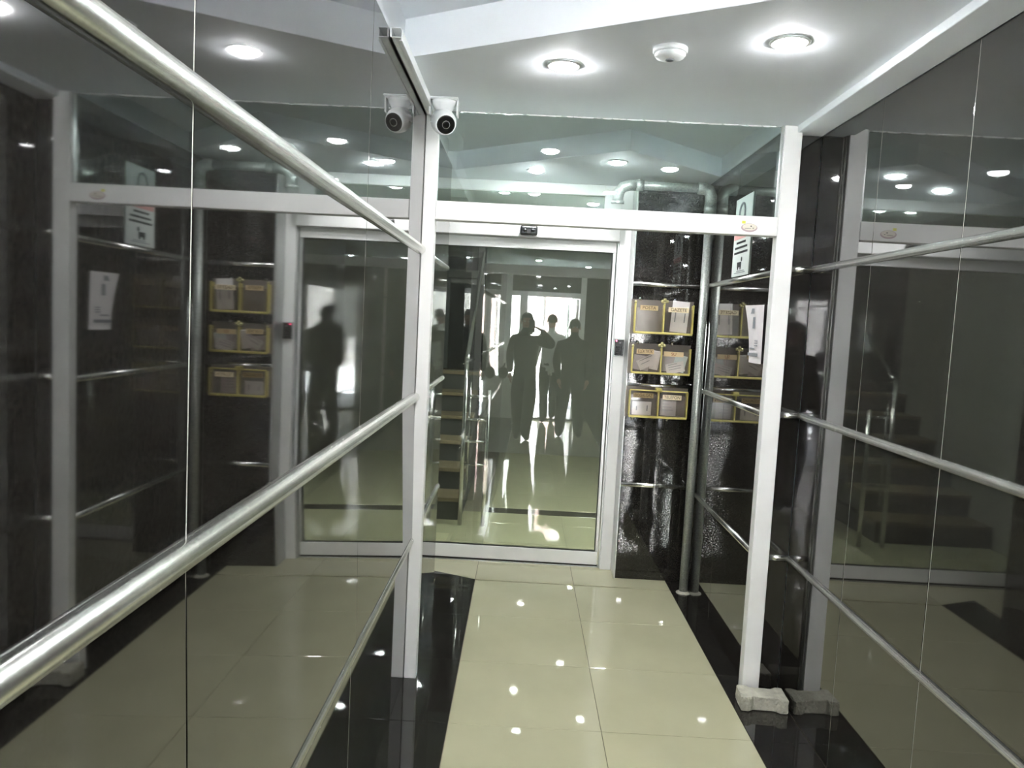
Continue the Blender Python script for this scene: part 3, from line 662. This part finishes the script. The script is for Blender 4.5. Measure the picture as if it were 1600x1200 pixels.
def person(name, label, loc, rz, H, J, mats, seg_mat, hands, hair='short', bulk=1.28):
    """J: joint positions for a 1.75 m body, scaled to H; seg_mat: material index by joint pair"""
    k = H / 1.75
    base = {
        'pelvis': ((0, 0, .95), .150, .105), 'waist': ((0, 0, 1.10), .140, .105), 'chest': ((0, .0, 1.27), .165, .118), 'upper': ((0, 0, 1.41), .120, .090),
        'neck0': ((0, -.005, 1.49), .055, .055), 'neck1': ((0, .008, 1.545), .054, .056), 'jaw': ((0, .022, 1.595), .066, .078), 'skull': ((0, .016, 1.665), .076, .094), 'crown': ((0, .006, 1.718), .056, .070),
        'shl': ((-.165, 0, 1.415), .062, .062), 'ell': ((-.235, -.02, 1.14), .044, .044), 'wrl': ((-.245, .06, .90), .028, .026),
        'shr': ((.165, 0, 1.415), .062, .062), 'elr': ((.235, -.02, 1.14), .044, .044), 'wrr': ((.245, .06, .90), .028, .026),
        'hil': ((-.090, 0, .90), .098, .098), 'knl': ((-.098, .015, .50), .064, .066), 'anl': ((-.10, -.02, .085), .046, .050), 'tol': ((-.115, .13, .038), .042, .034),
        'hir': ((.090, 0, .90), .098, .098), 'knr': ((.098, .015, .50), .064, .066), 'anr': ((.10, -.02, .085), .046, .050), 'tor': ((.115, .13, .038), .042, .034)}
    for n, p in J.items(): base[n] = (p, *base[n][1:])
    bk = lambda n: bulk if n in ('pelvis', 'waist', 'chest', 'upper', 'shl', 'shr', 'ell', 'elr', 'wrl', 'wrr', 'neck0', 'hil', 'hir', 'knl', 'knr', 'anl', 'anr') else 1.0
    ch = {n: (Vector(p) * k, rx * k * bk(n), ry * k * bk(n)) for n, (p, rx, ry) in base.items()}
    segs = [('pelvis', 'waist'), ('waist', 'chest'), ('chest', 'upper'), ('upper', 'neck0'), ('neck0', 'neck1'), ('neck1', 'jaw'), ('jaw', 'skull'), ('skull', 'crown'),
            ('upper', 'shl'), ('shl', 'ell'), ('ell', 'wrl'), ('upper', 'shr'), ('shr', 'elr'), ('elr', 'wrr'),
            ('pelvis', 'hil'), ('hil', 'knl'), ('knl', 'anl'), ('anl', 'tol'), ('pelvis', 'hir'), ('hir', 'knr'), ('knr', 'anr'), ('anr', 'tor')]
    t = thing(name, label, 'person', loc, rz=rz)
    me = skin_mesh(ch, segs); me.materials.clear()
    bm = bmesh.new(); bm.from_mesh(me)
    def seg_of(c):
        best, bi = 1e9, 0
        for i, (a, b_) in enumerate(segs):
            p, q = ch[a][0], ch[b_][0]; d = q - p; u = max(0, min(1, (c - p).dot(d) / d.length_squared))
            e = (c - (p + d * u)).length / (ch[a][1] * (1 - u) + ch[b_][1] * u)
            if e < best: best, bi = e, i
        return segs[bi]
    for f_ in bm.faces:
        a, b_ = seg_of(f_.calc_center_median()); f_.material_index = seg_mat(a, b_); f_.smooth = True
    for vv in bm.verts:                       # shape the face: flatten, brow and nose ridge
        z = vv.co.z / k; y = vv.co.y / k; x = vv.co.x / k
        if z > 1.575 and y > .075 and abs(x) < .018 and z < 1.665: vv.co.y += .016 * k
        if z > 1.64 and z < 1.66 and y > .06 and .018 < abs(x) < .045: vv.co.y -= .007 * k
    for (wr, dr, upv, curl) in hands:
        hc, hs, fingers = hand_chain(ch[wr][0], dr, upv, curl, k)
        hm = skin_mesh(hc, hs, 1); pieces = [hm]
        for p in fingers:
            fc = {str(i): (q, .0085 - .0008 * i, .0085 - .0008 * i) for i, q in enumerate(p)}
            pieces.append(skin_mesh(fc, [(str(i), str(i + 1)) for i in range(len(p) - 1)], 1))
        for pm in pieces:
            n0 = len(bm.faces); bm.from_mesh(pm); bm.faces.ensure_lookup_table()
            for f_ in bm.faces[n0:]: f_.material_index = 0; f_.smooth = True
            bpy.data.meshes.remove(pm)
    mz = min(vv.co.z for vv in bm.verts)
    for vv in bm.verts: vv.co.z -= mz - .0005
    bm.to_mesh(me); bm.free()
    o = link('body', me, mats, t)
    # hair, ears, eyes
    hz = Vector((0, .010, 1.675)) * k
    b = MB(); b.sphere((0, 0, 0), .098 * k, 20, (.86, 1.06, 1.0))
    for vv in list(b.bm.verts):
        if hair == 'hood': continue
        if vv.co.z < -.055 * k or (vv.co.y > .045 * k and vv.co.z < .038 * k): vv.co *= .80
    b.xf(Matrix.Translation(hz + Vector((0, -.006, .006)) * k - Vector((0, 0, mz)))); b.build('hair' if hair != 'hood' else 'hood', M['hair'] if hair != 'hood' else mats[1], t)
    for sx in (-1, 1):
        b = MB(); b.sphere(Vector((sx * .082, .012, 1.640)) * k - Vector((0, 0, mz)), .024 * k, 10, (.45, .7, 1.25)); b.build('ear', M['skin'], t)
        b = MB(); b.sphere(Vector((sx * .030, .100, 1.650)) * k - Vector((0, 0, mz)), .011 * k, 10); b.build('eye', M['plastic'], t)
        b = MB(); b.sphere(Vector((sx * .030, .1085, 1.650)) * k - Vector((0, 0, mz)), .005 * k, 8); b.build('pupil', M['lens'], t)
    b = MB(); b.sphere(Vector((0, .098, 1.592)) * k - Vector((0, 0, mz)), .020 * k, 10, (1.1, .35, .3)); b.build('mouth', M['ink_red'], t)
    return t
def dressed(a, b):
    s = {a, b}
    if s <= {'neck0', 'neck1', 'jaw', 'skull', 'crown'}: return 0
    if 'tol' in s or 'tor' in s: return 3
    if s & {'hil', 'hir', 'knl', 'knr', 'anl', 'anr'}: return 2
    return 1
ph = person('person', 'person in a dark jacket holding a phone up to photograph the glass door', (-.055, -.40, 0), 0, 1.61,
    {'shr': (.165, .01, 1.40), 'elr': (.375, .10, 1.335), 'wrr': (.205, .345, 1.535), 'ell': (-.215, -.06, 1.15), 'wrl': (-.205, .02, .93),
     'knl': (-.075, .03, .50), 'anl': (-.065, -.04, .085), 'tol': (-.07, .11, .038), 'knr': (.075, .05, .50), 'anr': (.05, .03, .085), 'tor': (.085, .185, .038), 'hil': (-.08, 0, .9), 'hir': (.085, 0, .9)},
    [M['skin'], M['jacket'], M['trouser'], M['shoe']], dressed, [('wrr', (-.75, .35, .42), (-.4, .3, -.9), .55), ('wrl', (0.05, .15, -1), (1, 0, 0), .35)], bulk=1.5)
phn = thing('phone', 'slim dark phone held up in the hand of the person in the dark jacket', 'phone', (.012, -.0125, 1.455))
b = MB(); b.box((-.036, -.0075, -.078), (.036, 0, .078), .003, 2); b.build('case', M['plastic_black'], phn)
b = MB(); b.box((-.033, -.0082, -.073), (.033, -.0076, .073)); b.build('screen', M['lens'], phn)
b = MB(); b.lathe([(.006, 0), (.006, .001)], (.016, 0.0, .062), (0, 1, 0), 14); b.build('flash_lens', M['chrome_rail'], phn)
bgb = thing('shoulder_bag', 'round dark bag hanging at the hip of the person in the dark jacket', 'bag', (-.333, -.455, .775))
b = MB(); b.sphere((0, 0, .06), .075, 18, (.85, 1.25, 1.05)); b.build('pouch', M['trouser'], bgb)
b = MB(); b.tube([(0, -.055, .115), (.01, -.045, .160), (.02, 0, .180), (.01, .045, .160), (0, .055, .115)], .009, 8); b.build('handle', M['trouser'], bgb)
person('person', 'hooded person in a long dark coat standing right of the photographer', (.575, -.86, 0), 0, 1.56,
    {'knl': (-.135, .01, .50), 'anl': (-.15, -.02, .085), 'tol': (-.165, .13, .038), 'knr': (.115, .01, .50), 'anr': (.13, -.02, .085), 'tor': (.145, .13, .038), 'shl': (-.19, 0, 1.38), 'shr': (.20, 0, 1.38), 'ell': (-.245, -.02, 1.10), 'elr': (.265, -.02, 1.10), 'wrl': (-.20, .10, .88), 'wrr': (.22, .10, .88)},
    [M['skin'], M['coat'], M['trouser'], M['shoe']], dressed, [('wrl', (0.05, .25, -1), (1, 0, 0), .4), ('wrr', (-.05, .25, -1), (-1, 0, 0), .4)], hair='hood', bulk=1.62)
person('person', 'person in a pale shirt walking out through the open entrance', (.30, -2.28, .0), math.radians(172), 1.63,
    {'knl': (-.09, .09, .51), 'anl': (-.09, .12, .12), 'tol': (-.10, .25, .07), 'knr': (.09, -.02, .50), 'anr': (.10, -.20, .10), 'tor': (.11, -.07, .038), 'ell': (-.25, -.07, 1.15), 'wrl': (-.25, -.02, .92)},
    [M['skin'], M['shirt'], M['greytrouser'], M['shoe']], dressed, [('wrl', (0, .2, -1), (1, 0, 0), .4), ('wrr', (0, .2, -1), (-1, 0, 0), .4)])
